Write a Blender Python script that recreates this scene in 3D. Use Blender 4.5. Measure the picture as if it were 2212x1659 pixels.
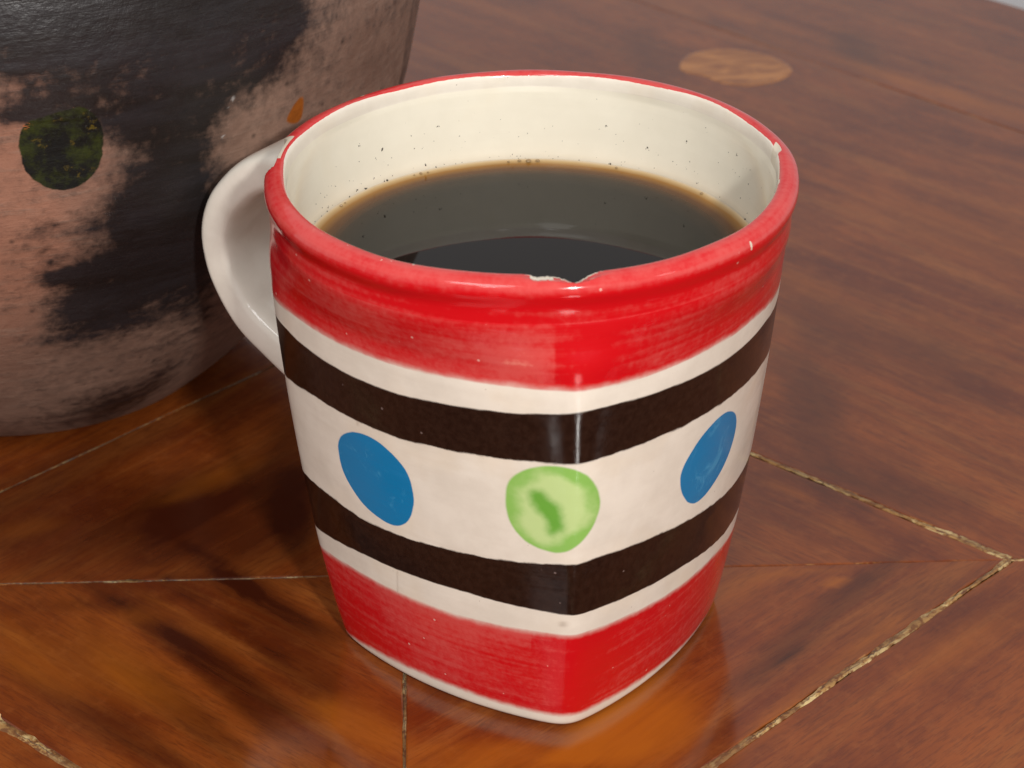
import bpy, bmesh, math, random
import numpy as np
from mathutils import Matrix, Vector
for o in list(bpy.data.objects): bpy.data.objects.remove(o)
S = 0.01                      # all tables below are in centimetres; the scene is in metres
rad = math.radians
sc = bpy.context.scene
COL = sc.collection
# ------------------------------------------------------------------ camera
cam = bpy.data.cameras.new('camera'); cam_ob = bpy.data.objects.new('camera', cam); COL.objects.link(cam_ob)
CP = Vector((0.0, -33.0131, 23.2215))
CT = Vector((-0.3239, 0.0, 4.7249)); ROLL = rad(-0.4856)
fw = (CT-CP).normalized(); rt = fw.cross(Vector((0,0,1))).normalized(); up = rt.cross(fw)
rt, up = rt*math.cos(ROLL)+up*math.sin(ROLL), up*math.cos(ROLL)-rt*math.sin(ROLL)
M = Matrix((rt, up, -fw)).transposed().to_4x4(); M.translation = CP*S
cam_ob.matrix_world = M
cam.sensor_width = 36; cam.lens = 4836.02/2212*36
cam.clip_start = 0.01; cam.clip_end = 100
cam.dof.use_dof = True; cam.dof.focus_distance = 0.372; cam.dof.aperture_fstop = 38
sc.camera = cam_ob
# ------------------------------------------------------------------ light
w = bpy.data.worlds.new('World'); sc.world = w; w.use_nodes = True
bg = w.node_tree.nodes['Background']; bg.inputs[0].default_value = (0.60, 0.57, 0.565, 1); bg.inputs[1].default_value = 0.82
def lamp(name, az, el, dist, power, sx, sy, col=(1,1,1)):
    l = bpy.data.lights.new(name, 'AREA'); l.shape = 'RECTANGLE'; l.size = sx; l.size_y = sy; l.energy = power; l.color = col
    o = bpy.data.objects.new(name, l); COL.objects.link(o)
    a, e = rad(az), rad(el)
    p = Vector((math.cos(e)*math.cos(a), math.cos(e)*math.sin(a), math.sin(e)))*dist + Vector((0,0,0.05))
    o.location = p; o.rotation_euler = (p-Vector((0,0,0.05))).to_track_quat('Z', 'Y').to_euler()
    return o
lamp('flash_lamp', -73, 30, 0.8, 4.1, .045, .03, (1.0,.97,.93))
lamp('side_lamp', -104, 33, 0.9, .35, .09, .03)
lamp('soft_fill', -112, 50, 0.9, 1.9, .34, .26)  # unseen fill added to brighten the handle
lamp('side_lamp', -32, 33, 0.9, .11, .08, .025)
sc.view_settings.view_transform = 'Standard'; sc.view_settings.look = 'None'
sc.view_settings.exposure = 0.06; sc.view_settings.gamma = 1
sc.render.engine = 'CYCLES'
sc.cycles.max_bounces = 8; sc.cycles.sample_clamp_indirect = 4
# ------------------------------------------------------------------ helpers
def mesh_ob(name, verts, faces, mat, parent=None, smooth=True, loc=None, rotz=0.0):
    me = bpy.data.meshes.new(name)
    me.from_pydata([tuple(float(c)*S for c in v) for v in verts], [], faces)
    me.validate(); me.update()
    if smooth: me.polygons.foreach_set('use_smooth', [True]*len(me.polygons))
    if mat: me.materials.append(mat)
    o = bpy.data.objects.new(name, me); COL.objects.link(o)
    if parent: o.parent = parent
    if loc is not None: o.location = Vector(loc)*S
    o.rotation_euler = (0,0,rotz)
    return o
def attr(o, name, vals, typ='FLOAT'):
    a = o.data.attributes.new(name, typ, 'POINT')
    if typ == 'FLOAT': a.data.foreach_set('value', np.asarray(vals, np.float32).ravel())
    else: a.data.foreach_set('vector', np.asarray(vals, np.float32).ravel())
def thing(name, label, cat, loc=(0,0,0)):
    o = bpy.data.objects.new(name, None); COL.objects.link(o); o.location = Vector(loc)*S; o.empty_display_size = .01
    o['label'] = label; o['category'] = cat
    return o
def grid_faces(n, m, wrap=True):            # n rings of m vertices
    f = []
    for i in range(n-1):
        for j in range(m if wrap else m-1):
            k = (j+1) % m
            f.append((i*m+j, i*m+k, (i+1)*m+k, (i+1)*m+j))
    return f
def sstep(a, b, x):
    t = np.clip((x-a)/(b-a), 0, 1); return t*t*(3-2*t)
def poly_sdf(px, py, poly):                 # signed distance to a closed outline, negative inside
    P = np.array(poly, float); n = len(P)
    for _ in range(2):                       # round the outline (Chaikin)
        Q = np.roll(P, -1, 0); P = np.stack([.75*P+.25*Q, .25*P+.75*Q], 1).reshape(-1, 2)
    d = np.full(px.shape, 1e9); ins = np.zeros(px.shape, bool)
    for i in range(len(P)):
        a = P[i]; b = P[(i+1) % len(P)]; e = b-a
        wx, wy = px-a[0], py-a[1]; t = np.clip((wx*e[0]+wy*e[1])/(e@e+1e-12), 0, 1)
        d = np.minimum(d, np.hypot(wx-e[0]*t, wy-e[1]*t))
        c = ((a[1] > py) != (b[1] > py)) & (px < (b[0]-a[0])*(py-a[1])/(b[1]-a[1]+1e-12)+a[0])
        ins ^= c
    return np.where(ins, -d, d)
# node helper
class NT:
    def __init__(s, name):
        s.m = bpy.data.materials.new(name); s.m.use_nodes = True; s.t = s.m.node_tree
        s.b = s.t.nodes['Principled BSDF']
    def n(s, typ, **k):
        o = s.t.nodes.new(typ)
        for a, v in k.items(): setattr(o, a, v)
        return o
    def l(s, a, b): s.t.links.new(a, b)
    def put(s, sock, v):
        if isinstance(v, bpy.types.NodeSocket): s.l(v, sock)
        elif v is not None: sock.default_value = v
    def at(s, name, vec=False):
        a = s.n('ShaderNodeAttribute', attribute_name=name); return a.outputs['Vector' if vec else 'Fac']
    def math(s, op, a, b=0.0, c=None, clamp=False):
        o = s.n('ShaderNodeMath', operation=op, use_clamp=clamp); s.put(o.inputs[0], a); s.put(o.inputs[1], b)
        if c is not None: s.put(o.inputs[2], c)
        return o.outputs[0]
    def ramp(s, x, a, b, lo=0.0, hi=1.0, smooth=True):
        o = s.n('ShaderNodeMapRange', interpolation_type='SMOOTHSTEP' if smooth else 'LINEAR', clamp=True)
        for i, v in enumerate((x, a, b, lo, hi)): s.put(o.inputs[i], v)
        return o.outputs[0]
    def mix(s, f, a, b, blend='MIX'):
        o = s.n('ShaderNodeMix', data_type='RGBA', blend_type=blend)
        s.put(o.inputs[0], f)
        for i, v in ((6, a), (7, b)):
            if isinstance(v, tuple): v = tuple(v)+(1,) if len(v) == 3 else v
            s.put(o.inputs[i], v)
        return o.outputs[2]
    def noise(s, vec, scale, detail=3, rough=.55, dist=0.0, col=False):
        o = s.n('ShaderNodeTexNoise'); s.put(o.inputs['Vector'], vec)
        o.inputs['Scale'].default_value = scale; o.inputs['Detail'].default_value = detail
        o.inputs['Roughness'].default_value = rough; o.inputs['Distortion'].default_value = dist
        return o.outputs['Color' if col else 'Fac']
    def voro(s, vec, scale, feat='F1', out='Distance', rnd=1.0):
        o = s.n('ShaderNodeTexVoronoi', feature=feat); s.put(o.inputs['Vector'], vec); o.inputs['Scale'].default_value = scale
        o.inputs['Randomness'].default_value = rnd
        return o.outputs[out]
    def vmul(s, vec, v, off=(0,0,0)):
        o = s.n('ShaderNodeMapping'); s.put(o.inputs[0], vec); o.inputs['Scale'].default_value = v; o.inputs['Location'].default_value = off
        return o.outputs[0]
    def obj(s): return s.n('ShaderNodeTexCoord').outputs['Object']
    def bump(s, h, strength=.3, dist=.0005, normal=None):
        o = s.n('ShaderNodeBump'); s.put(o.inputs['Height'], h); o.inputs['Strength'].default_value = strength; o.inputs['Distance'].default_value = dist
        if normal: s.l(normal, o.inputs['Normal'])
        return o.outputs[0]
    def out(s, col=None, rough=None, normal=None, spec=None, ior=None):
        for k, v in (('Base Color', col), ('Roughness', rough), ('Normal', normal), ('Specular IOR Level', spec), ('IOR', ior)):
            if v is None: continue
            if k == 'Base Color' and isinstance(v, tuple): v = tuple(v)+(1,)
            s.put(s.b.inputs[k], v)
        return s.m

# ================================================================== TABLE
def wood_mat():
    t = NT('varnished_wood'); ob = t.obj()
    rnd = t.n('ShaderNodeObjectInfo').outputs['Random']
    off = t.n('ShaderNodeVectorMath', operation='ADD'); t.l(ob, off.inputs[0])
    cmb = t.n('ShaderNodeCombineXYZ'); t.l(t.math('MULTIPLY', rnd, 3.0), cmb.inputs[0]); t.l(t.math('MULTIPLY', rnd, 7.0), cmb.inputs[1]); t.l(cmb.outputs[0], off.inputs[1])
    v = off.outputs[0]
    broad = t.noise(t.vmul(v, (11, 75, 11)), 1.0, 6, .62, .8)          # wide bands along the grain
    fine = t.noise(t.vmul(v, (110, 900, 110)), 1.0, 6, .7, .5)
    pore = t.noise(t.vmul(v, (260, 2600, 260)), 1.0, 2, .5)
    patch = t.noise(v, 22.0, 4, .6, 1.2)
    a = t.ramp(t.math('ADD', t.math('MULTIPLY', broad, .6), t.math('MULTIPLY', patch, .4)), .34, .68)
    c1 = t.mix(a, (.122, .0205, .0034), (.265, .064, .0095))
    c2 = t.mix(t.math('MULTIPLY', t.ramp(t.noise(t.vmul(v, (9, 130, 9)), 1.0, 4, .6, .6), .46, .72), .5), c1, (.30, .10, .020))
    c3 = t.mix(t.math('MULTIPLY', t.ramp(fine, .45, .64), .4), c2, (.09, .018, .006))
    jit = t.math('MULTIPLY', t.math('SUBTRACT', broad, .5), 1.6)
    c3 = t.mix(t.math('MULTIPLY', t.ramp(pore, .55, .63), .3), c3, (.07, .014, .004))
    c3 = t.mix(t.math('MULTIPLY', t.ramp(t.noise(v, 260, 5, .7), .48, .7), .25), c3, (.30, .09, .02))
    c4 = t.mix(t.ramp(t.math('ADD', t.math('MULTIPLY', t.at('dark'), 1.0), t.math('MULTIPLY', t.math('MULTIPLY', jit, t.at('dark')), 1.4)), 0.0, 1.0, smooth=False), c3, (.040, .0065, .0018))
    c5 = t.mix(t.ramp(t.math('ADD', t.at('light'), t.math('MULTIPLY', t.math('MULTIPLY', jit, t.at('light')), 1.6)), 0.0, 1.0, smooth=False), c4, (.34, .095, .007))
    wr = t.math('MULTIPLY', t.at('wear'), t.ramp(t.noise(ob, 160, 4, .7), .54, .66))
    c5 = t.mix(wr, c5, (.34, .15, .045))
    h = t.math('ADD', t.math('MULTIPLY', fine, .12), t.math('MULTIPLY', t.noise(v, 70, 3), .9))
    sm = t.noise(v, 60, 4, .7)
    nm = t.bump(h, .10, .0005)
    return t.out(c5, t.ramp(sm, .3, .75, .08, .17), nm, .5, 1.53)
WOOD = wood_mat()
def filler_mat(name, k):
    t = NT(name); ob = t.obj()
    n1 = t.noise(ob, 700.0, 4, .7, .4)
    n2 = t.noise(t.vmul(ob, (160, 420, 160), (3,1,0)), 1.0, 4, .7, .2)
    c = t.mix(t.ramp(n1, .42, .56), (.15*k, .05*k, .012*k), (.40*k, .22*k, .07*k))
    c = t.mix(t.ramp(n2, .50, .60), c, (.62*k, .46*k, .21*k))
    sp = t.n('ShaderNodeSeparateXYZ'); t.l(ob, sp.inputs[0])
    yy = t.math('ADD', t.math('MULTIPLY', sp.outputs[1], 1000.0), t.math('MULTIPLY', t.math('SUBTRACT', t.noise(t.vmul(ob, (170, 20, 20)), 1.0, 5, .7), .5), 3.2))
    cr = t.math('MULTIPLY', t.ramp(t.math('ABSOLUTE', yy), .03, .16, 1, 0), t.ramp(t.noise(t.vmul(ob, (60, 20, 20), (9,0,0)), 1.0, 3, .6), .42, .55))
    c = t.mix(t.math('MULTIPLY', cr, .85), c, (.05, .042, .036))
    dirt = t.ramp(t.noise(t.vmul(ob, (45, 60, 45), (2,2,0)), 1.0, 3, .6), .44, .60)
    c = t.mix(t.math('MULTIPLY', dirt, .75), c, (.17*k, .075*k, .025*k))
    return t.out(c, .5, t.bump(n1, .5, .0006))
FILL = filler_mat('joint_filler', 1.0); FILL2 = filler_mat('worn_joint_filler', .5)
def plain(name, col, rough, bump=0):
    t = NT(name); n = t.noise(t.obj(), 40, 4)
    return t.out(t.mix(n, tuple(c*.85 for c in col), col), rough)
table = thing('wooden_table', 'varnished reddish brown table with mitred boards and worn yellowish joints, under mug and pot', 'table')
table_dark = plain('table_underside', (.08,.03,.01), .6)
O=(-2.35,1.27); R1=(8.87,1.70); T1=(-3.0,11.98); L1=(-13.6,.85); B1=(-1.85,-9.05)
def off(p, k): return (O[0]+(p[0]-O[0])*k, O[1]+(p[1]-O[1])*k)
R3=(42.7,1.9); T3=(-20,68.5); L3=(-47.0,.5); B3=(-1.5,-44.0)
R2=(31.9,1.8); T2=(-11,47.5) ; L2=(-28.0,.7); B2=(-1.7,-25.0)
def shrink(poly, gaps):                       # move every edge inwards by its own gap
    P=[Vector(p) for p in poly]; n=len(P); A=sum((P[i].x*P[(i+1)%n].y-P[(i+1)%n].x*P[i].y) for i in range(n))
    if A<0: P.reverse(); gaps=list(reversed(gaps[:-1]))+[gaps[-1]]
    lines=[]
    for i in range(n):
        a,b=P[i],P[(i+1)%n]; d=(b-a).normalized(); nn=Vector((-d.y,d.x)); lines.append((a+nn*gaps[i], d))
    out=[]
    for i in range(n):
        (p,d),(q,e)=lines[i-1],lines[i]; den=d.x*e.y-d.y*e.x
        t=((q-p).x*e.y-(q-p).y*e.x)/den; out.append(p+d*t)
    return out
rng=np.random.RandomState(4)
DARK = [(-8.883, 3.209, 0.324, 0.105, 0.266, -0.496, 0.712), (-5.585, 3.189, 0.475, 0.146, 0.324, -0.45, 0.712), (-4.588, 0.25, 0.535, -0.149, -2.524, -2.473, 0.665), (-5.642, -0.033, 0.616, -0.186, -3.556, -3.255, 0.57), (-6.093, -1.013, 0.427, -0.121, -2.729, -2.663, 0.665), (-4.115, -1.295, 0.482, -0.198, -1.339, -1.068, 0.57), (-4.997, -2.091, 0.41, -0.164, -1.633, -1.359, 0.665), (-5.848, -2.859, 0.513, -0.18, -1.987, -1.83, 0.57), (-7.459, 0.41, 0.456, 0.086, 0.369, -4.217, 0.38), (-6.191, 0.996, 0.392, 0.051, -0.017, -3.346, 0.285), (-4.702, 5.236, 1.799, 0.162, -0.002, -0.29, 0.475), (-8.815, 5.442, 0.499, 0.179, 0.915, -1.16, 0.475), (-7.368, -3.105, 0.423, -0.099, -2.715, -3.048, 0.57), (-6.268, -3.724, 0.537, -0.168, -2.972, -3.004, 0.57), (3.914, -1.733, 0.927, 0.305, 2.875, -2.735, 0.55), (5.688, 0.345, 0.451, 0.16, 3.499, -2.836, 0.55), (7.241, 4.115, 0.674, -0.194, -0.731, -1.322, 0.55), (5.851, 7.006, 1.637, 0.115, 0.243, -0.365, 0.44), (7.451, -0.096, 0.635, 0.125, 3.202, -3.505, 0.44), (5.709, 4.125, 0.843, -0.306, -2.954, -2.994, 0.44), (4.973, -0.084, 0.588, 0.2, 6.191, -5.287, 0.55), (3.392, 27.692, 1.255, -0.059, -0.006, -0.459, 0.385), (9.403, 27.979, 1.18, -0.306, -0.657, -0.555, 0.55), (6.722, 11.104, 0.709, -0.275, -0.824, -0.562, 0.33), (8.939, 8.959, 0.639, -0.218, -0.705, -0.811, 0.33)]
LIGHT = [(-8.22, -1.413, 0.568, -0.055, -0.884, -1.288, 0.42), (-7.234, -1.008, 0.658, -0.14, -2.186, -2.41, 0.24), (-6.766, -1.952, 0.75, -0.193, -2.355, -2.46, 0.3), (-6.021, -0.316, 0.862, -0.203, -4.033, -4.269, 0.24), (-2.858, -3.246, 1.438, 0.093, -0.004, -1.163, 0.54), (1.701, -3.139, 0.74, 0.234, 0.652, -0.731, 1.08), (-0.684, -4.105, 0.661, 0.009, -0.007, -2.111, 0.6), (-3.506, -2.868, 1.857, -0.516, -2.584, -2.955, 0.24), (-9.622, 2.886, 1.36, 0.463, 1.449, -2.701, 0.21), (-6.376, 4.544, 0.851, 0.269, 1.691, -2.261, 0.21), (-7.057, -0.026, 2.003, 0.303, -0.017, -3.496, 0.18), (4.694, 1.241, 0.972, -0.041, 1.196, -6.708, 0.42), (5.512, 0.966, 5.293, -0.104, 3.369, -11.395, 1.08), (3.435, 0.356, 1.146, 0.291, 1.497, -1.609, 0.3), (6.135, -0.654, 1.478, 0.337, 6.472, -6.985, 0.54), (7.718, -0.939, 0.884, 0.147, 2.055, -2.464, 0.54), (6.483, -1.611, 1.198, 0.236, 3.902, -4.642, 0.48), (3.763, -3.395, 0.799, 0.376, 5.443, -4.275, 0.42), (4.987, 4.129, 1.739, -0.512, -4.783, -6.422, 0.42), (6.149, 2.635, 1.299, -0.498, -3.478, -3.602, 0.36), (10.981, 15.341, 0.517, 0.514, 0.29, -0.098, 0.24), (5.221, -1.471, 0.844, 0.251, 5.948, -5.798, 0.36), (4.58, -3.643, 13.108, -1.447, -0.076, -20.565, 0.6), (4.962, 31.383, 0.788, -0.114, -1.819, -2.557, 0.6), (7.076, 29.432, 0.564, -0.122, -2.692, -2.478, 0.6), (9.339, 26.973, 0.584, -0.148, -2.783, -2.562, 0.54), (11.837, 24.212, 0.439, -0.133, -2.961, -2.645, 0.48), (11.869, 26.313, 0.382, -0.095, -1.915, -2.752, 0.144), (6.912, 12.694, 0.705, -0.18, -3.067, -4.202, 0.24), (9.313, 10.863, 0.463, -0.146, -3.361, -4.285, 0.18)]  # paler wood marks; the band before the mug paints in part of its reflection
def board(poly, gaps, ang, name='board', step=.35, top=0.0):
    P=shrink(poly,gaps); n=len(P); c=sum(P,Vector((0,0)))/n; an=rad(ang)
    ring=[]
    for i in range(n):
        a,b=P[i],P[(i+1)%n]; L=(b-a).length; m=max(2,int(min(L/step,60)))
        for k in range(m): ring.append(a+(b-a)*(k/m))
    m=len(ring); R=rng.randn(m)*.009
    def inset(k, z, jag=1):
        o=[]
        for i,p in enumerate(ring):
            d=(ring[(i+1)%m]-ring[i-1]); d=d.normalized() if d.length>0 else Vector((1,0)); nn=Vector((-d.y,d.x))
            q=p+nn*(k+R[i]*jag); o.append((q.x,q.y,z))
        return o
    V=inset(0,-2.2)+inset(0,-.05)+inset(.012,-.012)+inset(.04,0)
    V=[(v[0],v[1],v[2]+(top if v[2]>-1 else 0)) for v in V]
    F=grid_faces(4,m)+[tuple(reversed(range(m)))]
    # local frame: x along the grain
    ca,sa=math.cos(-an),math.sin(-an)
    loc=[((x-c.x)*ca-(y-c.y)*sa,(x-c.x)*sa+(y-c.y)*ca,z) for x,y,z in V]
    # top surface as a fine triangulated sheet so that tone marks can be stored on it
    bm=bmesh.new(); bv=[bm.verts.new(p) for p in loc]
    for f in F: bm.faces.new([bv[i] for i in f])
    tf=bm.faces.new(bv[3*m:4*m]); bm.normal_update()
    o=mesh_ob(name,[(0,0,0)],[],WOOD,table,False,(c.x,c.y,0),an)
    for v in bm.verts: v.co*=S
    big=max(max(abs(p[0]) for p in loc),max(abs(p[1]) for p in loc))
    st=.22 if big<13 else .55
    lo=-math.ceil(big/st)
    for ax in (0,1):
        for k in range(lo,-lo+1):
            co=[0,0,0]; no=[0,0,0]; co[ax]=k*st*S; no[ax]=1
            g=[f for f in bm.faces if f.normal.z>.9]; 
            g=list(set(g)|set(e for f in g for e in f.edges)|set(v for f in g for v in f.verts))
            bmesh.ops.bisect_plane(bm,geom=g,plane_co=co,plane_no=no,dist=1e-6)
    bmesh.ops.triangulate(bm,faces=[f for f in bm.faces if len(f.verts)>4])
    bm.to_mesh(o.data); bm.free()
    me=o.data; co=np.zeros(len(me.vertices)*3); me.vertices.foreach_get('co',co); co=co.reshape(-1,3)/S
    ca,sa=math.cos(an),math.sin(an); X=co[:,0]*ca-co[:,1]*sa+c.x; Y=co[:,0]*sa+co[:,1]*ca+c.y
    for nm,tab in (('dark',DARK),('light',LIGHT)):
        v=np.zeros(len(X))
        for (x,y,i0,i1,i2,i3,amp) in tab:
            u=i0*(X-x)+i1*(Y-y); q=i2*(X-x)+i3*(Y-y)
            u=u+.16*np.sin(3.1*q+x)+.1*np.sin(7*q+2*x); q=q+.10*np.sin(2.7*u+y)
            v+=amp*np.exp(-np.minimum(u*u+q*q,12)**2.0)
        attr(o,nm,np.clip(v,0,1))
    attr(o,'wear',(co[:,2]<top-.001)*1.0)
    return o

w_=.055; t_=.010; h_=.012
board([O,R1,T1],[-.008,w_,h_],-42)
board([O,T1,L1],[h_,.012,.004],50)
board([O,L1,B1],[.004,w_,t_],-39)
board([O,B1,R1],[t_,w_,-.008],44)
for a1,a2,b1,b2,c1_,c2_,ang in ((R1,T1,R2,T2,R3,T3,-45),(T1,L1,T2,L2,T3,L3,49),(L1,B1,L2,B2,L3,B3,-40),(B1,R1,B2,R2,B3,R3,44)):
    board([a1,a2,b2,b1],[.012 if a1==T1 else w_,h_,-.008,h_],ang,step=.6)
    board([b1,b2,c2_,c1_],[-.008,h_,0.0,h_],ang,step=1.5)
ux=[(off(p,.98)[0],off(p,.98)[1]) for p in (R3,T3,L3,B3)]
mesh_ob('underframe',[(x,y,-2.25) for x,y in ux]+[(x,y,-4) for x,y in ux],[(0,1,2,3),(7,6,5,4)]+[(i,i+4,(i+1)%4+4,(i+1)%4) for i in range(4)],table_dark,table,False)
def filler(a,b,width,seed,cover=1.0,z=.008,skip=0.0,mat=None):
    r=np.random.RandomState(seed); a=Vector(a); b=Vector(b); d=(b-a); L=d.length; d.normalize(); ang=math.atan2(d.y,d.x)
    m=int(L/.06); V=[];F=[]
    x=np.linspace(0,L,m)
    def wob(sc_,amp):
        k=r.rand(max(4,int(L/sc_)+3)); return np.interp(x,np.linspace(0,L,len(k)),k)*amp
    base=.25+1.0*wob(1.3,1)
    up_=width*(base*(.25+.8*wob(.10,1)+.7*wob(.4,1))); dn=width*(base*(.25+.8*wob(.13,1)+.7*wob(.5,1)))
    gate=sstep(skip-.12,skip+.12,wob(1.6,1)) if skip>0 else 1
    up_=up_*gate+(.012 if skip==0 else .001); dn=dn*gate+(.012 if skip==0 else .001); c=(wob(.9,1)-.5)*width*.5
    for i in range(m):
        zz_=z+.004*r.randn(3); V+= [(x[i],c[i]-dn[i],z-.02),(x[i],c[i]-dn[i]*.75,zz_[0]),(x[i],c[i]+up_[i]*.1,zz_[1]),(x[i],c[i]+up_[i]*.75,zz_[2]),(x[i],c[i]+up_[i],z-.02)]
    return mesh_ob('joint_filler',V,grid_faces(m,5,False),mat or FILL,table,True,(a.x,a.y,0),ang)
filler(R1,T1,.095,1,z=.006)
filler(R1,B1,.10,2,z=.006)
filler(L1,B1,.17,3,z=.006)
filler(T1,L1,.06,4,z=.003,skip=.75,mat=FILL2)
filler(L1,O,.055,5,z=.003,skip=.68,mat=FILL2)
filler(B1,O,.03,6,z=.003,mat=FILL2)
filler(R1,(28,1.8),.05,7,z=.006)
# knot inlay
t=NT('knot_wood'); n=t.noise(t.vmul(t.obj(),(60,240,60)),1.0,4); KN=t.out(t.mix(t.ramp(t.noise(t.vmul(t.obj(),(50,130,50)),1.0,5,.6,1.5),.38,.62),(.27,.085,.018),(.50,.20,.05)),.2)
K=[(4.2, 26.77), (4.42, 27.6), (4.88, 28.04), (5.69, 28.25), (6.6, 27.94), (7.2, 27.27), (7.46, 26.55), (7.2, 25.92), (6.63, 25.44), (5.85, 25.27), (5.23, 25.59), (4.88, 26.16), (4.37, 26.31)]
K=np.array(K)
for _ in range(2):
    Qk=np.roll(K,-1,0); K=np.stack([.75*K+.25*Qk,.25*K+.75*Qk],1).reshape(-1,2)
kc=K.mean(0); K=K-kc; nk=len(K)
if np.cross(K[0],K[1])<0: K=K[::-1]
mesh_ob('knot',[(x,y,0) for x,y in K]+[(x*.97,y*.97,.012) for x,y in K],grid_faces(2,nk)+[tuple(range(nk,2*nk))],KN,table,False,(kc[0],kc[1],0.0))

floor=mesh_ob('floor',[(-600,-600,-75),(600,-600,-75),(600,600,-75),(-600,600,-75)],[(0,1,2,3)],plain('pale_floor',(.75,.75,.76),.5),None,False)
floor['kind']='structure'; floor['label']='pale floor beyond the far corner of the table'

# ================================================================== POT
SOOT = [(-67.8634, 10.5883, 0.0599, -0.0619, -0.0436, -1.3069, 1.3), (-52.0841, 9.9751, 0.0876, 0.059, -0.0144, -1.094, 1.3), (-45.3234, 9.7208, 0.1817, -0.1028, -0.0542, -1.3168, 1.0), (-59.165, 9.5506, 0.0745, -0.0022, -0.0357, -1.7311, 1.2), (-71.4204, 9.7809, 0.1544, -0.0599, -0.0633, -4.7505, 0.8), (-50.7296, 9.1745, 0.1498, 0.2944, 0.0228, -2.5176, 0.9), (-64.78, 9.0923, 0.0751, -0.0084, -0.0507, -2.625, 1.1), (-71.9697, 9.0156, 0.1533, -0.0505, -0.0968, -6.8804, 1.1), (-58.496, 8.4998, 0.1257, 0.0606, -0.0515, -2.4627, 0.9), (-55.6411, 7.7515, 0.2062, 0.0148, -0.0534, -1.3269, 0.6), (-53.8515, 8.4147, 0.2336, -0.6184, -0.1084, -1.1475, 0.5), (-61.3179, 8.327, 0.2551, -0.0528, -0.0964, -2.742, 0.6), (-56.1575, 6.9134, 0.1984, -0.1514, -0.0775, -1.0965, 0.9), (-54.9208, 5.8218, 0.1573, 0.0733, -0.0501, -0.82, 1.0), (-59.6649, 6.3469, 0.1847, 0.2554, -0.0132, -1.1383, 0.7), (-62.6769, 7.065, 0.2877, -0.0049, -0.0617, -1.672, 0.45), (-52.6552, 4.559, 0.1981, 0.1469, -0.0791, -1.0407, 0.8), (-61.268, 5.6558, 0.1237, 0.2372, 0.0045, -1.0326, 0.7), (-67.3972, 5.3144, 0.1637, 0.2322, 0.0204, -1.4754, 0.8), (-69.7984, 5.505, 0.3376, 0.2398, 0.0077, -3.9307, 0.9), (-63.3808, 4.6808, 0.1361, 0.384, 0.0707, -1.536, 0.6), (-67.2392, 4.1918, 0.1484, 0.1986, 0.0044, -1.6164, 0.6), (-58.5354, 3.9623, 0.1512, 0.5362, 0.0764, -2.0643, 0.45), (-71.3203, 3.9267, 0.2403, -0.0305, -0.084, -2.5735, 0.3), (-64.0622, 2.6401, 0.197, 0.736, 0.2217, -2.9897, 0.0), (-54.3444, 1.3367, 0.0764, 0.522, 0.0599, -1.3125, 0.75), (-62.2913, 1.036, 0.1012, 0.4946, 0.0346, -1.0291, 0.75), (-51.1725, 2.1752, 0.1998, 1.3657, 0.1278, -1.5667, 0.4), (-66.6938, 6.7015, 0.354, 0.6081, 0.1473, -4.7329, 0.35), (-72.6418, 7.448, 1.0477, -0.4904, -0.339, -12.3543, 0.0), (-73.1145, 6.2607, 0.7669, 1.7402, 1.036, -13.5583, 0.45), (-69.9188, 6.9927, 1.3123, -0.9247, -0.5361, -22.7599, 0.5), (-72.591, 5.9212, 2.1963, -1.1092, -0.2454, -11.9014, 0.5), (-71.6453, 6.7908, 1.1542, -0.5652, -0.352, -16.8169, 0.5), (-72.8581, 5.5696, 0.8544, -0.3349, -0.1471, -6.0939, 0.5), (-41.0682, 9.8834, 0.3443, -0.1814, -0.0987, -2.3627, 0.6), (-47.9969, 3.5551, 0.2769, 0.8644, -0.0835, -1.5047, 0.3), (-24.2365, 8.8741, 0.5017, 2.8536, -0.1235, -15.6826, 0.25), (-24.1143, 7.89, 0.5862, 1.025, -0.2884, -5.2649, 0.3)]
WARM = [(-77.749, 7.2638, 0.1263, -0.1006, -0.0096, -0.4957, 1.0), (-75.2006, 6.3108, 0.1628, -0.1014, -0.0168, -0.6977, 0.6), (-67.2922, 8.1454, 0.3132, -0.1285, -0.0786, -2.7299, 0.4), (-75.7335, 8.6035, 0.3328, -0.2394, -0.0482, -2.8356, 0.6), (-73.1767, 9.4091, 0.253, -0.0864, -0.0811, -7.2923, 0.45), (-72.8814, 9.8082, 0.4076, -0.2062, -0.1479, -16.4954, 0.45), (-66.9983, 7.5362, 0.307, -0.1068, -0.0509, -1.7545, 0.25), (-80.1254, 4.5336, 0.1746, -0.1924, -0.0118, -0.6145, 0.35)]
DOT = [(-73.44, 8.9), (-72.29, 8.91), (-70.48, 9.0), (-68.95, 9.01), (-68.16, 9.06), (-66.43, 8.92), (-65.58, 8.71), (-65.35, 8.36), (-65.6, 8.01), (-66.51, 7.71), (-67.81, 7.56), (-69.45, 7.46), (-71.04, 7.48), (-72.55, 7.6), (-73.85, 7.77), (-74.53, 8.0), (-74.82, 8.32), (-74.74, 8.59), (-74.23, 8.76)]
ORG = [(-40.72, 7.83), (-39.61, 8.03), (-38.46, 8.13), (-38.09, 8.02), (-38.07, 7.79), (-38.48, 7.6), (-39.27, 7.58), (-40.43, 7.66), (-40.95, 7.73)]
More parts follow.
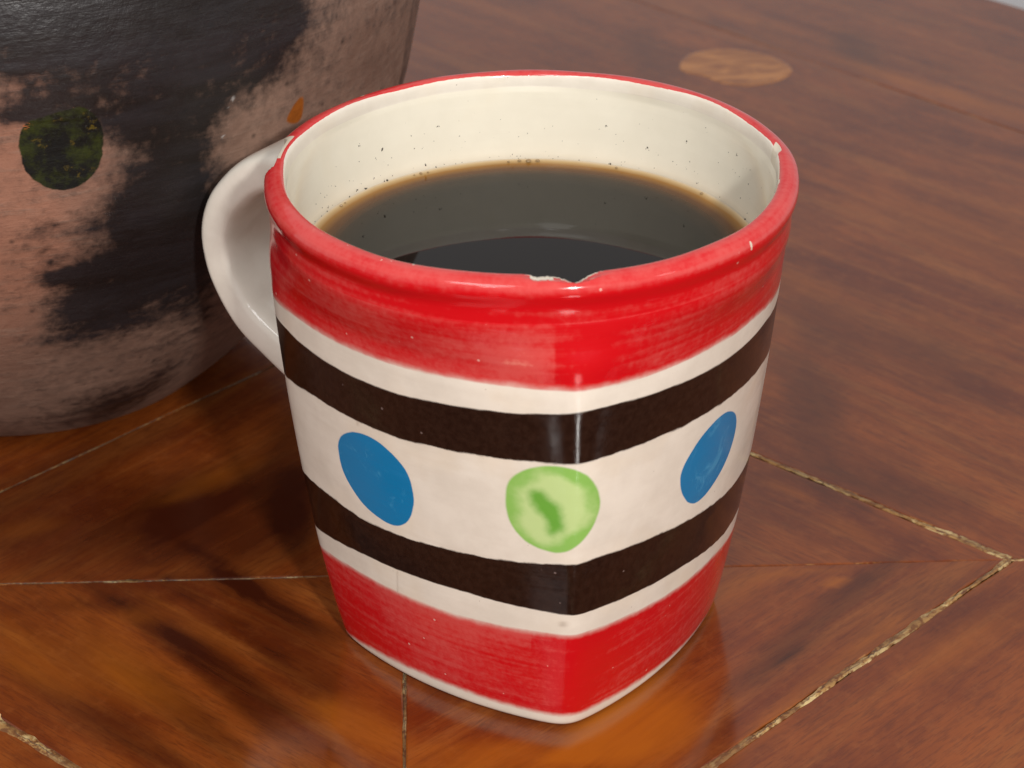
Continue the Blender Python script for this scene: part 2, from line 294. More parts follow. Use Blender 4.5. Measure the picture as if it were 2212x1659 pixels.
FLECK = [(-69.984, 10.7515, 1.4881, 8.5191, 3.5353, -21.5585, 1.0), (-70.4955, 10.6597, 4.8712, -2.6551, -1.0434, -29.5408, 1.0), (-71.8336, 9.3404, 1.1214, -0.198, -0.1513, -24.4685, 1.0), (-72.0285, 9.2796, 1.4314, -0.1586, -0.3209, -29.2032, 1.0), (-70.6258, 9.3576, 1.6551, -0.1958, -0.6867, -36.2309, 0.8), (-75.0358, 9.9411, 2.0538, -0.6949, -0.3184, -75.7558, 0.8), (-55.8052, 10.3459, 4.231, -8.813, -1.1105, -34.655, 0.7), (-73.6809, 8.8304, 5.1324, -8.8241, -0.2169, -8.2641, 1.0), (-68.3193, 9.0419, 2.2192, -1.8151, -0.3284, -17.9865, 1.0), (-73.8567, 8.7892, 4.9717, -14.6774, -0.5136, -9.4576, 0.8), (-72.0775, 9.2043, 1.0026, -1.1579, -0.9729, -58.615, 0.7), (-25.3411, 8.7942, 6.3896, -21.3169, -6.0535, -114.1004, 0.1)]
WFLECK = [(-66.9292, 8.9541, 4.2674, -6.2445, -0.0603, -49.2158, 0.8), (-67.6434, 8.974, 4.7168, -1.1329, -1.3272, -35.5554, 0.8), (-49.5318, 8.5349, 4.3421, -5.4118, -0.6531, -11.0669, 0.9), (-49.7097, 8.4069, 4.3504, -0.2227, -0.9546, -27.9346, 1.0), (-49.0958, 8.5798, 4.3266, -19.6431, -1.9598, -21.5048, 0.7), (-50.6023, 7.8599, 4.2886, -0.4236, -0.9578, -27.5709, 0.9), (-54.4254, 8.8132, 2.775, 1.0254, -1.5093, -35.9212, 0.3), (-61.894, 9.4825, 3.1232, -5.4709, -1.1809, -47.2091, 0.5), (-64.9763, 10.7797, 8.5147, 19.6004, -0.1366, -12.7201, 0.8), (-55.4764, 9.1806, 0.292, 0.8287, 0.4729, -54.4732, 0.5), (-57.2204, 9.1059, 0.6, 1.6779, 0.1313, -61.7546, 0.35), (-74.8407, 11.0266, 19.2489, -5.2394, -9.8764, -72.6616, 0.0)]
ZK=np.array([0,1,2.5,4.5,6.5,9.]); RK=np.array([3.76,4.86,6.15,7.41,8.27,8.76])
def cub(zq):
    n=len(ZK);h=np.diff(ZK);A=np.eye(n);b=np.zeros(n)
    for i in range(1,n-1):
        A[i,i-1]=h[i-1];A[i,i]=2*(h[i-1]+h[i]);A[i,i+1]=h[i];b[i]=6*((RK[i+1]-RK[i])/h[i]-(RK[i]-RK[i-1])/h[i-1])
    Mm=np.linalg.solve(A,b);i=np.clip(np.searchsorted(ZK,zq)-1,0,n-2);t=zq-ZK[i];hh=h[i]
    return Mm[i]*(ZK[i+1]-zq)**3/(6*hh)+Mm[i+1]*t**3/(6*hh)+(RK[i]/hh-Mm[i]*hh/6)*(ZK[i+1]-zq)+(RK[i+1]/hh-Mm[i+1]*hh/6)*t
def clay_mat():
    t=NT('smoke_blackened_clay'); ob=t.obj(); hz=t.vmul(ob,(28,28,170))
    n1=t.noise(ob,75,7,.7,.5); n2=t.noise(hz,1.0,5,.65,.4); n3=t.noise(ob,420,4,.6); n4=t.noise(t.vmul(ob,(90,90,700)),1.0,4,.7)
    clay=t.mix(t.ramp(n1,.3,.7),(.175,.102,.073),(.29,.180,.132))
    clay=t.mix(t.at('warm'),clay,t.mix(n1,(.28,.125,.080),(.38,.19,.125)))
    clay=t.mix(t.math('MULTIPLY',t.ramp(n4,.48,.7),.45),clay,(.30,.20,.15))
    clay=t.mix(t.math('MULTIPLY',t.ramp(t.voro(ob,190),.0,.16,1,0),.7),clay,(.05,.03,.022))
    s=t.math('ADD',t.at('soot'),t.math('ADD',t.math('MULTIPLY',t.math('SUBTRACT',n1,.5),2.0),t.math('MULTIPLY',t.math('SUBTRACT',n2,.5),1.3)))
    s=t.math('ADD',s,t.math('ADD',t.math('MULTIPLY',t.math('SUBTRACT',n4,.5),.6),t.math('MULTIPLY',t.math('SUBTRACT',n3,.5),1.5)))
    sf=t.ramp(s,-.22,1.15)
    sootc=t.mix(t.ramp(n2,.35,.7),(.0025,.0028,.0035),(.013,.0135,.017))
    c=t.mix(t.math('MULTIPLY',sf,.96),clay,sootc)
    # green painted dot
    dn=t.math('ADD',t.at('dot'),t.math('MULTIPLY',t.math('SUBTRACT',t.noise(ob,500,4),.5),.10))
    gn=t.noise(ob,260,5,.7)
    g=t.mix(t.ramp(gn,.40,.68),(.0035,.0045,.004),(.026,.034,.004))
    g=t.mix(t.ramp(t.noise(ob,330,4,.7),.60,.72),g,(.085,.060,.006))
    c=t.mix(t.ramp(dn,-.02,.02,1,0),c,g)
    on=t.math('ADD',t.at('org'),t.math('MULTIPLY',t.math('SUBTRACT',n3,.5),.05))
    c=t.mix(t.ramp(on,-.03,.03,1,0),c,t.mix(n3,(.24,.062,.004),(.36,.10,.007)))
    fl=t.math('MULTIPLY',t.at('fleck'),t.ramp(t.noise(t.vmul(ob,(150,150,900)),1.0,4,.8),.42,.55))
    c=t.mix(t.ramp(fl,.3,.5),c,(.42,.13,.04))
    wf=t.math('MULTIPLY',t.at('wfleck'),t.ramp(n3,.35,.55))
    c=t.mix(t.ramp(wf,.15,.8),c,(.42,.40,.38))
    rough=t.math('ADD',t.ramp(sf,0,1,.62,.40),t.math('MULTIPLY',t.math('SUBTRACT',n3,.5),.3))
    h=t.math('ADD',t.math('MULTIPLY',n3,.5),t.math('ADD',t.math('MULTIPLY',n4,.35),t.math('MULTIPLY',n1,.8)))
    return t.out(c,rough,t.bump(h,.38,.001),.38)
CLAY=clay_mat()
pot=thing('clay_pot','large round clay pot with smoke blackened patches and dark green dot behind the mug','pot',(-10.83,9.93,0))
zl=list(np.linspace(0,9,200))
prof=[(0.0,0.02),(2.2,0.02),(3.45,0.0)]+[(float(cub(np.array([z]))[0])-.32*max(0,1-z/.25)**2,z+.0) for z in zl]
prof+=[(8.79,9.4),(8.80,9.8),(8.80,10.2),(8.76,10.6),(8.68,11.0),(8.56,11.35),(8.42,11.6),(8.25,11.72),(8.08,11.7),(7.98,11.55),(8.05,11.2),(8.25,10.6),(8.4,9.5),(8.1,7),(7.2,4.6),(5.8,2.5),(3.8,.8),(0.0,.5)]
prof=np.array(prof); m=620; TH=np.linspace(0,2*np.pi,m,endpoint=False)
rr=prof[:,0][:,None]*(1+.0035*np.sin(2*TH+1)+.002*np.sin(5*TH))+.02*np.sin(prof[:,1][:,None]*2.3+1.2*np.sin(TH))*(prof[:,0][:,None]>1)
V=np.stack([rr*np.cos(TH),rr*np.sin(TH),prof[:,1][:,None]+0*TH],-1).reshape(-1,3)
pb=mesh_ob('body',V,grid_faces(len(prof),m),CLAY,pot)
azd=np.degrees(np.where(TH>np.pi,TH-2*np.pi,TH)); AZ=np.tile(azd,(len(prof),1)); ZZ=np.tile(prof[:,1][:,None],(1,m))
outer=(np.arange(len(prof))<213)[:,None]
def blobsum(tab,p=1.0):
    v=np.zeros(AZ.shape)
    for (a,z,i0,i1,i2,i3,amp) in tab:
        da=AZ-a; dz=ZZ-z; u=i0*da+i1*dz; q=i2*da+i3*dz; v+=amp*np.exp(-np.minimum(u*u+q*q,50)**p)
    return v*outer
soot=np.minimum(blobsum(SOOT)*.88,1.15)
soot=soot+(.42*np.exp(-((AZ+60)/7)**2-((ZZ-6.5)/1.9)**2)+.25*np.exp(-((AZ+68)/6)**2-((ZZ-5.0)/1.2)**2)+.5*sstep(9.6,10.6,ZZ)*(AZ<-40))*outer
far=((AZ<-95)|(AZ>-10))                        # the side turned away is fire-marked too
soot=soot+far*.35*(1+np.sin(AZ*.11)*np.sin(ZZ*.8+AZ*.05))
attr(pb,'soot',soot); attr(pb,'warm',np.clip(blobsum(WARM),0,1)); attr(pb,'fleck',blobsum(FLECK,1)); attr(pb,'wfleck',blobsum(WFLECK,1))
kk=8.7*math.pi/180
attr(pb,'dot',np.where(outer,poly_sdf(AZ*kk,ZZ,[(a*kk,z) for a,z in DOT]),9)); attr(pb,'org',np.where(outer,poly_sdf(AZ*kk,ZZ,[(a*kk,z) for a,z in ORG]),9))

# ================================================================== MUG
A0,P_,D0,Q_,HM,PSI=2.8127,.8261,4.46,.4955,8.5945,-79.987
RT=4.3-1.1*.188
def cross(th,z):
    kk=np.where(z<3,28+32*np.clip(z/3,0,1),60.0)
    t=np.clip(z/HM,0,1); a=A0+(RT-A0)*t**P_; d=D0*np.maximum(1-t,0)**Q_; s=0
    for i in range(4):
        al=rad(PSI+45+90*i); c=np.cos(th-al); Rf=a+d
        r=-d*c+np.sqrt(np.maximum(Rf**2-d**2*(1-c*c),1e-9)); r=np.where(c<-.2,1e3,r); s=s+r**-kk
    return s**(-1/kk)
def ctab(tab):
    th=[a for a,_ in tab]; v=[b for _,b in tab]; i=np.argsort(th); th=np.array(th)[i]; v=np.array(v)[i]
    return lambda T: np.interp(T,np.r_[th,th[0]+360],np.r_[v,v[0]])
EDGES=[[(-168.1,.05),(-152.8,.2),(-133.2,.28),(-115.9,.29),(-100.9,.26),(-88.3,.26),(-78.3,.25),(-65.2,.23),(-45.6,.2),(-23.4,.12),(-2.6,.06)],
[(-167.4,1.98),(-152,2.08),(-135.1,2.1),(-112.5,2.1),(-96.7,2.15),(-83.3,2.2),(-69.1,2.15),(-44.1,2.01),(-18.8,1.92),(.1,1.72)],
[(-168.1,2.36),(-145.5,2.57),(-125.5,2.64),(-108.2,2.68),(-93.6,2.64),(-81.7,2.62),(-66.4,2.56),(-41,2.44),(-11.9,2.12),(5.8,2.01)],
[(-166.6,3.48),(-154.7,3.45),(-143.2,3.38),(-129,3.41),(-110.5,3.5),(-96.3,3.56),(-85.2,3.65),(-74.1,3.70),(-54.1,3.56),(-34.9,3.39),(-20.3,3.25),(-3,3.16)],
[(-169.7,5.37),(-152.8,5.5),(-138.6,5.49),(-124,5.49),(-107.1,5.57),(-89.8,5.63),(-81.7,5.64),(-71.4,5.67),(-58.7,5.65),(-42.6,5.6),(-23.8,5.52),(-6.5,5.4),(2.7,5.26)],
[(-167,6.5),(-152.4,6.41),(-136.3,6.36),(-122.4,6.37),(-106.7,6.44),(-93,6.49),(-84.8,6.55),(-75.6,6.60),(-60.6,6.54),(-45.6,6.47),(-29.5,6.44),(-15.3,6.43),(-5.7,6.35)],
[(-170.1,6.81),(-153.5,6.90),(-139.7,6.88),(-125.5,6.90),(-109.8,6.93),(-93,6.96),(-82.1,6.93),(-72.5,6.92),(-56.8,6.89),(-41.4,6.87),(-23,6.8),(-4.6,6.6)]]
BLUEL=[(-147.4,4.71),(-145.9,4.91),(-143.2,5.09),(-138.2,5.26),(-132.4,5.29),(-127,5.14),(-122.4,4.86),(-121.3,4.37),(-123.2,3.94),(-127,3.65),(-132,3.56),(-138.9,3.65),(-143.9,3.88),(-147.4,4.22)]
GREEN=[(-96.3,4.8),(-95.6,5.17),(-92.5,5.43),(-87.9,5.57),(-82.5,5.6),(-78.3,5.43),(-75.6,5.14),(-74.4,4.74),(-76,4.37),(-78.7,4.11),(-82.9,3.88),(-87.9,3.91),(-92.5,4.08),(-95.6,4.4)]
GBLOB=[(-90.6,5.03),(-87.9,5.11),(-86,4.91),(-83.7,4.77),(-83.7,4.54),(-82.9,4.37),(-84.8,4.25),(-86.3,4.31),(-86.3,4.51),(-88.3,4.68),(-89.8,4.86)]
BLUER=[(-49.5,4.45),(-49.1,4.74),(-44.9,5.06),(-39.5,5.26),(-32.6,5.31),(-26.8,5.14),(-23,4.86),(-22.2,4.45),(-24.5,4.11),(-29.9,3.85),(-35.7,3.71),(-40.7,3.73),(-46,3.99)]
def glaze_mat(name,painted=True,rim=False):
    t=NT(name); ob=t.obj(); uv=t.at('paint',True)
    cl=t.noise(ob,120,5,.6); cream=t.mix(t.ramp(cl,.3,.7),(.76,.69,.585),(.85,.78,.67))
    cream=t.mix(t.math('MULTIPLY',t.ramp(t.noise(ob,70,3),.5,.75),.35),cream,(.80,.66,.48))
    fs=t.ramp(t.voro(ob,900,rnd=1.0),.05,.11,1,0); fs=t.math('MULTIPLY',fs,t.ramp(t.noise(ob,500,2),.60,.66))
    cream=t.mix(t.math('MULTIPLY',fs,.75),cream,(.20,.13,.09))
    br=t.noise(t.vmul(uv,(.5,4.0,1)),1.0,3,.5,.3)           # brush strokes run round the mug
    br2=t.noise(t.vmul(uv,(.16,9,1)),1.0,2,.5,.1)
    mo=t.noise(ob,900,3,.6); mo2=t.noise(ob,90,4,.6)
    paleness=t.math('ADD',t.at('paleness'),t.math('ADD',t.math('MULTIPLY',t.math('SUBTRACT',br,.5),.7),t.math('ADD',t.math('MULTIPLY',t.math('SUBTRACT',br2,.5),1.1),t.math('MULTIPLY',t.math('SUBTRACT',mo2,.5),1.1))))
    paleness=t.math('ADD',paleness,t.math('MULTIPLY',t.math('SUBTRACT',mo,.5),1.0))
    red=t.mix(t.ramp(paleness,-.15,.9),(.60,.003,.008),(.65,.075,.068))
    red=t.mix(t.ramp(paleness,.9,1.7),red,(.78,.26,.20))
    sp=t.ramp(t.voro(ob,330),.055,.09,1,0); sp=t.math('MULTIPLY',sp,t.ramp(t.noise(ob,130,2),.52,.56))
    red=t.mix(t.math('MULTIPLY',sp,.8),red,(.80,.45,.38))
    brown=t.mix(t.ramp(mo,.3,.7),(.011,.0045,.0028),(.021,.0095,.006))
    brown=t.mix(t.math('MULTIPLY',sp,.5),brown,(.30,.22,.20))
    if not rim:
        cream=t.mix(t.math('MULTIPLY',t.at('inside'),.6),cream,(.86,.81,.65))
        v=t.at('band'); wob=t.math('MULTIPLY',t.math('SUBTRACT',t.noise(t.vmul(uv,(3.5,3.5,1)),1.0,3),.5),.05)
        wr=t.math('MULTIPLY',t.math('SUBTRACT',mo,.5),.02)
        v=t.math('ADD',v,wob); vr=t.math('ADD',v,wr)
        r1=t.math('MULTIPLY',t.ramp(vr,.97,1.06),t.ramp(vr,1.93,2.06,1,0))
        r2=t.ramp(vr,6.95,7.05)
        b1=t.math('MULTIPLY',t.ramp(v,2.975,3.025),t.ramp(v,3.985,4.015,1,0)); b2=t.math('MULTIPLY',t.ramp(v,4.985,5.015),t.ramp(v,5.97,6.03,1,0))
        c=t.mix(t.math('ADD',r1,r2,clamp=True),cream,red)
        c=t.mix(t.math('ADD',b1,b2,clamp=True),c,brown)
        dn=t.math('MULTIPLY',t.math('SUBTRACT',t.noise(ob,300,3),.5),.03)
        bl=t.mix(t.ramp(t.noise(ob,130,5,.75,1.0),.55,.78),(.0,.20,.45),(.05,.33,.58))
        c=t.mix(t.ramp(t.math('ADD',t.at('blue'),dn),-.012,.012,1,0),c,bl)
        gd=t.math('ADD',t.at('green'),dn); gb=t.math('ADD',t.at('gblob'),t.math('MULTIPLY',t.math('SUBTRACT',t.noise(ob,420,4),.5),.14))
        gc=t.mix(t.ramp(t.math('ADD',gd,t.math('MULTIPLY',t.math('SUBTRACT',t.noise(ob,110,4,.55),.5),.8)),-.30,-.04),(.54,.70,.29),(.27,.53,.11))
        gc=t.mix(t.ramp(gb,-.09,.13,1,0),gc,(.15,.40,.05))
        c=t.mix(t.ramp(gd,-.03,.02,1,0),c,gc)
        # unglazed foot and inner side
        c=t.mix(t.at('foot'),c,(.60,.50,.42))
        c=t.mix(t.at('stain'),c,(.17,.09,.04))
    else:
        c=t.mix(t.ramp(t.math('ADD',t.at('redm'),t.math('MULTIPLY',t.math('SUBTRACT',mo,.5),.5)),.45,.55),cream,red)
        c=t.mix(t.ramp(t.math('ADD',t.at('chip'),t.math('MULTIPLY',t.math('SUBTRACT',t.noise(ob,600,3),.5),.5)),.42,.55),c,t.mix(mo2,(.62,.52,.38),(.80,.76,.66)))
    lump=t.noise(ob,95,3,.5)
    h=t.math('ADD',t.math('MULTIPLY',lump,1.0),t.math('MULTIPLY',t.noise(t.vmul(uv,(.15,4.0,1)),1.0,3),.5))
    h=t.math('SUBTRACT',h,t.math('MULTIPLY',sp,.12))
    rough=t.ramp(t.noise(ob,200,3),.3,.7,.07,.14)
    if not rim:
        rough=t.math('ADD',rough,t.math('MULTIPLY',t.at('foot'),.5)); rough=t.math('ADD',rough,.045)
        rough=t.math('SUBTRACT',rough,t.math('MULTIPLY',t.at('inside'),.09))
    return t.out(c,rough,t.bump(h,.13,.0008),.5,1.5)
GLZ=glaze_mat('mug_glaze'); GLR=glaze_mat('rim_glaze',rim=True)
mug=thing('ceramic_mug','ceramic mug with red and brown bands, blue and green dots and chipped red rim','mug')
NT_=720
T=np.radians(90-np.arange(NT_)*360/NT_); TD=90-np.arange(NT_)*360/NT_     # 90 .. -270, seam at the back
TD2=np.where(TD<-180,TD+360,TD)
zs=np.r_[0.0,.015,.04,.08,.12,.17,.23,.3,np.arange(.36,8.05,.055),8.05]
def wall_r(z):
    r=cross(T,np.full(NT_,max(z,0.0)))
    r=r-.14*max(0,1-z/.13)**2.2
    k=sstep(7.2,8.10,np.array(z)); r=r*(1-k)+4.20*k
    r=r+.006*np.sin(z*9+T*1.0)*sstep(6.6,7.2,np.array(z))      # throwing lines under the lip
    return r
rings=[]; zz=[]; kind=[]
rings.append(np.full(NT_,.01)); zz.append(.10); kind.append(2)
rings.append(cross(T,np.zeros(NT_))*.70); zz.append(.10); kind.append(2)
rings.append(cross(T,np.zeros(NT_))*.80); zz.append(.0); kind.append(2)
for z in zs: rings.append(wall_r(z)); zz.append(z); kind.append(0)
no=len(rings)
def ring_verts(r,z): return np.stack([r*np.cos(T),r*np.sin(T),z+0*T],-1)
Vb=np.concatenate([ring_verts(r,z) for r,z in zip(rings,zz)])
# rim bead
bead=[(4.1995,8.05),(4.2005,8.10),(4.202,8.17),(4.204,8.24),(4.211,8.30),(4.227,8.36),(4.250,8.42),(4.272,8.48),(4.287,8.54),(4.286,8.61),(4.262,8.68),(4.21,8.73),(4.15,8.765),(4.09,8.782),(4.03,8.782),(3.985,8.768),(3.955,8.735),(3.942,8.68),(3.935,8.61),(3.93,8.53)]
b2=[]
for i in range(len(bead)-1):
    for k in range(3): b2.append(tuple(bead[i][c]*(1-k/3)+bead[i+1][c]*k/3 for c in (0,1)))
b2.append(bead[-1]); 
b2=np.array(b2)
sm=b2.copy()
for _ in range(3): sm[1:-1]=(sm[:-2]+2*sm[1:-1]+sm[2:])/4
b2=sm
nb=len(b2); TT=np.tile(TD2,(nb,1)); Rr=np.tile(b2[:,0][:,None],(1,NT_)).copy(); Zr=np.tile(b2[:,1][:,None],(1,NT_)).copy(); R0=Rr.copy()
r0=cross(T,np.full(NT_,8.18)); 
k=sstep(8.40,8.18,Zr)*0
def sm_tab(x,xs,ys): return np.interp(x,xs,ys)
chip=np.zeros((nb,NT_)); 
# A: bite at the front inner crest
dep=sm_tab(TT,[-92.5,-90.5,-89,-86.5,-84.5,-82.5,-81,-79.5,-77.5,-75.5,-73.5,-72],[0,.02,.06,.05,.065,.11,.16,.125,.06,.02,.005,0])
dep=dep+(dep>.01)*.006*np.sin(TT*5.1)
inn=np.clip((4.29-R0)/.22,0,1)
cut=8.782-dep*inn*1.15; touched=np.maximum(Zr-cut,0)*(dep>.004)
Zr=np.minimum(Zr,np.where(dep>.004,cut,99)); Rr=Rr+ (R0<4.0)*dep*.35*(Zr>8.5)
chip=np.maximum(chip,np.where((dep>.008)&(R0<4.0)&(b2[:,1][:,None]>8.60),1.0*(R0<4.03+dep*.75)+.25*(R0>=4.03+dep*.75),0))
chip=np.maximum(chip,np.where((TT>-90.5)&(TT<-85)&(R0<4.10)&(b2[:,1][:,None]>8.7),.70,0))
# B: outer bite by the handle
TP=np.where(TT<0,TT+360,TT); kb=sm_tab(TP,[161,164,166,170,174,178,180.5,182,183],[0,.35,.9,1,.95,.95,.85,.15,0])
lim=4.30-.21*kb; Rr=np.minimum(Rr,np.where(b2[:,1][:,None]>8.30,np.maximum(lim,4.09),99)); chip=np.maximum(chip,np.where((kb>.3)&(R0>4.05)&(TP<177)&(b2[:,1][:,None]>8.22),.95,0))
# C: crescent on the right
kc=np.exp(-((TT-7.5)/4.0)**2); band=np.exp(-((R0-(4.02+.0*TT))/.055)**2)*(b2[:,1][:,None]>8.6)
kc2=np.exp(-((TT-(5.0+ (R0-3.9)*22))/2.6)**2)*(b2[:,1][:,None]>8.45)*(R0<4.09)
chip=np.maximum(chip,kc2*1.1); Zr=Zr-kc2*.02
# flecks
for (a,r,da,dr,amp) in [(134.2,4.13,.75,.03,1.2),(-119.2,3.95,.9,.02,.9),(-111.5,3.94,1.2,.025,1),(-105.4,3.98,.6,.02,.8),(-115,4.02,.35,.015,.9),(-39.5,4.27,.35,.03,1),(-70,3.925,1.2,.018,.8),(-64,3.92,1.5,.015,.8),(-132,4.05,.6,.02,.6),(-140,4.0,.8,.015,.5),(-10,3.91,2,.015,.8),(-122,4.1,.3,.012,.7)]:
    chip=np.maximum(chip,amp*np.exp(-((TT-a)/da)**2-((R0-max(r,3.965))/max(dr,.025))**2)*(b2[:,1][:,None]>8.55))
wav=.014*np.sin(2*T+.4)+.008*np.sin(3*T)+.005*np.sin(7*T+1)+.003*np.sin(13*T)
Rr=Rr+(.012*np.sin(3*T+2)+.007*np.sin(5*T)+.005*np.sin(9*T+.7)+.003*np.sin(17*T))*sstep(8.25,8.5,Zr)*(R0>3.9)
Rr=Rr*(1+0*T); Zr=Zr+wav*sstep(8.10,8.4,Zr)
Rr[0]=rings[-1]; Zr[0]=zz[-1]
Vr=np.stack([Rr*np.cos(T),Rr*np.sin(T),Zr],-1).reshape(-1,3)
rim=mesh_ob('rim',Vr,[f[::-1] for f in grid_faces(nb,NT_)],GLR,mug)
arcr=np.cumsum(np.r_[0,np.hypot(*np.diff(b2,axis=0).T)])
attr(rim,'paint',np.stack([np.tile(np.radians(TD)*4.2,(nb,1)),np.tile(arcr[:,None]+8.2,(1,NT_)),0*Rr],-1).reshape(-1,3),'FLOAT_VECTOR')
zb_=b2[:,1]; out_=(b2[:,0]>4.0)[:,None]; crest=(sstep(8.52,8.66,zb_)*.50)[:,None]; crev=np.exp(-((zb_-8.40)/.13)**2)[:,None]*out_
attr(rim,'paleness',(.12+.8*crest-.55*crev+0*Rr)); attr(rim,'chip',chip)
redm=sstep(arcr[-1]-.19,arcr[-1]-.27,arcr[:,None]+.02*np.sin(T*3)+.015*np.sin(T*11)); attr(rim,'redm',redm)
# inner wall joins the same body mesh below the rim
zi=np.r_[8.53,np.linspace(8.45,6.6,40),np.linspace(6.4,1.2,24),.9,.75,.7]
def inner_r(z): 
    c=np.minimum(3.93-.094*(8.53-z),cross(T,np.full(NT_,max(z,.3)))-.34)
    return np.full(NT_,3.93-.094*(8.53-z)) if z>5.5 else c
Vi=np.concatenate([ring_verts(inner_r(z)*(1.0 if z>.95 else (.9 if z>.74 else .02)),z) for z in zi])
ri=wav[None,:]*1.0
Vi2=Vi.reshape(len(zi),NT_,3); Vi2[0,:,2]=Zr[-1]; Vi2[0,:,0]=Rr[-1]*np.cos(T); Vi2[0,:,1]=Rr[-1]*np.sin(T)
F=grid_faces(no,NT_); F+= [tuple(i+no*NT_ for i in f) for f in grid_faces(len(zi),NT_)]
body=mesh_ob('body',np.concatenate([Vb,Vi2.reshape(-1,3)]),[f[::-1] for f in F],GLZ,mug)
allv=np.concatenate([Vb.reshape(no,NT_,3),Vr.reshape(nb,NT_,3)[1:],Vi2[1:]])
du=np.roll(allv,-1,1)-np.roll(allv,1,1); dv=np.gradient(allv,axis=0); gn=np.cross(dv,du); gn/=np.linalg.norm(gn,axis=2)[...,None]+1e-12
if (gn[no//2,0]*allv[no//2,0]).sum()<0: gn=-gn
for i_ in range(3): gn[i_]=(0,0,-1)
def set_n(o,N): o.data.normals_split_custom_set_from_vertices([tuple(map(float,v)) for v in N.reshape(-1,3)])
set_n(rim,gn[no-1:no+nb-1]); set_n(body,np.concatenate([gn[:no],gn[no+nb-2:]]))
def both(a,b): return np.concatenate([np.asarray(a).ravel(),np.broadcast_to(b,(len(zi)*NT_,)).ravel()])
Zb=np.tile(np.array(zz)[:,None],(1,NT_)); Tb=np.tile(TD2,(no,1))
EDGES[0]=[(a,b+.04) for a,b in EDGES[0]]
E=np.stack([ctab(e)(np.where(TD2>90,TD2-360,TD2)) for e in EDGES])           # 7 x NT_
band=np.zeros((no,NT_))
for j in range(NT_):
    band[:,j]=np.interp(np.array(zz),np.r_[-1,E[:,j],9.5],np.r_[0,1,2,3,4,5,6,7,8])
band[:3]=0
attr(body,'band',both(band,0.0)); attr(body,'inside',both(np.zeros((no,NT_)),1.0))
Rw=3.9*math.pi/180
def sdf(poly,Rk): return poly_sdf(np.where(Tb>90,Tb-360,Tb)*Rk,Zb,[(a*Rk,z) for a,z in poly])
attr(body,'blue',both(np.minimum(sdf(BLUEL,.063),sdf(BLUER,.063)),9)); attr(body,'green',both(sdf(GREEN,.068),9)); attr(body,'gblob',both(sdf(GBLOB,.068),9))
foot=sstep(.10,.02,Zb)*.0; foot[:3]=1; attr(body,'foot',both(foot,0))
Tb360=np.where(Tb>90,Tb-360,Tb)
# paler red below the lip left of the corner, deeper red beside it
paleness=.10+.25*np.exp(-((Tb360+120)/35)**2)*(Zb>6.5)+.75*np.exp(-((Tb360+93)/7.5)**2-((Zb-7.42)/.42)**2)*(Tb360<-85.2)
paleness-=.55*np.exp(-((Tb360+78)/6.5)**2)*(Zb>6.5)*sstep(-86,-84.5,Tb360)+.45*np.exp(-((Tb360+77)/9)**2)*(Zb<2.5)
paleness+=.30*np.exp(-((Tb360+118)/22)**2)*(Zb<2.5)+.35*np.exp(-((Zb-1.95)/.22)**2)*(Tb360<-90)
attr(body,'paleness',both(paleness,0)); 
st=.16*np.exp(-((Zb-2.45)/.3)**2-((Tb360+81.7)/1.3)**2)*0+.45*np.exp(-((Zb-2.42)/.05)**2-((Tb360+82.5)/1.0)**2)
for (a,z0_,z1_,wd,am) in [(-133.5,2.1,2.6,.3,.25),(-137.5,5.38,5.5,.4,.25)]:
    st=st+am*np.exp(-((Tb360-a-(Zb-z0_)*3)/wd)**2)*(Zb>z0_)*(Zb<z1_)
zin=np.tile(zi[:,None],(1,NT_)); tin=np.tile(TD2,(len(zi),1))
sti=.20*np.exp(-((zin-7.2)/.08)**2)
attr(body,'stain',np.concatenate([st.ravel(),sti.ravel()]))
attr(body,'paint',np.concatenate([np.stack([np.tile(np.radians(TD)*4,(no,1)),Zb,0*Zb],-1).reshape(-1,3),np.stack([np.tile(np.radians(TD)*4,(len(zi),1)),zin+20,0*zin],-1).reshape(-1,3)]),'FLOAT_VECTOR')

# handle: a strap loop in the plane azimuth 145 deg
HO=[(4.0,8.17),(4.3,8.21),(4.70,8.17),(5.18,7.98),(5.60,7.70),(6.02,7.27),(6.29,6.88),(6.46,6.42),(6.50,6.0),(6.43,5.55),(6.26,5.15),(5.98,4.73),(5.65,4.40),(5.20,4.13),(4.75,3.88),(4.3,3.66),(3.8,3.45),(3.2,3.2)]
def catmull(P,n):
    P=np.array(P,float); Q=np.vstack([2*P[0]-P[1],P,2*P[-1]-P[-2]]); out=[]
    for i in range(len(P)-1):
        for k in range(n):
            t=k/n; p0,p1,p2,p3=Q[i:i+4]
            out.append(.5*((2*p1)+(-p0+p2)*t+(2*p0-5*p1+4*p2-p3)*t*t+(-p0+3*p1-3*p2+p3)*t**3))
    out.append(P[-1]); return np.array(out)
hc=catmull(HO,6)
for _ in range(4): hc[1:-1]=(hc[:-2]+2*hc[1:-1]+hc[2:])/4
tg=np.gradient(hc,axis=0); tg/=np.linalg.norm(tg,axis=1)[:,None]; nrm=np.stack([tg[:,1],-tg[:,0]],1)   # towards the hole?
L=len(hc); mc=72; Vh=[]; er=np.array([math.cos(rad(145)),math.sin(rad(145)),0]); et=np.array([-er[1],er[0],0])
s_=np.linspace(0,1,L)
thk=np.interp(s_,[0,.12,.3,.6,.85,1],[.72,.70,.68,.72,.78,.8]); wid=np.interp(s_,[0,.15,.5,.85,1],[2.5,2.2,2.1,2.2,2.5])
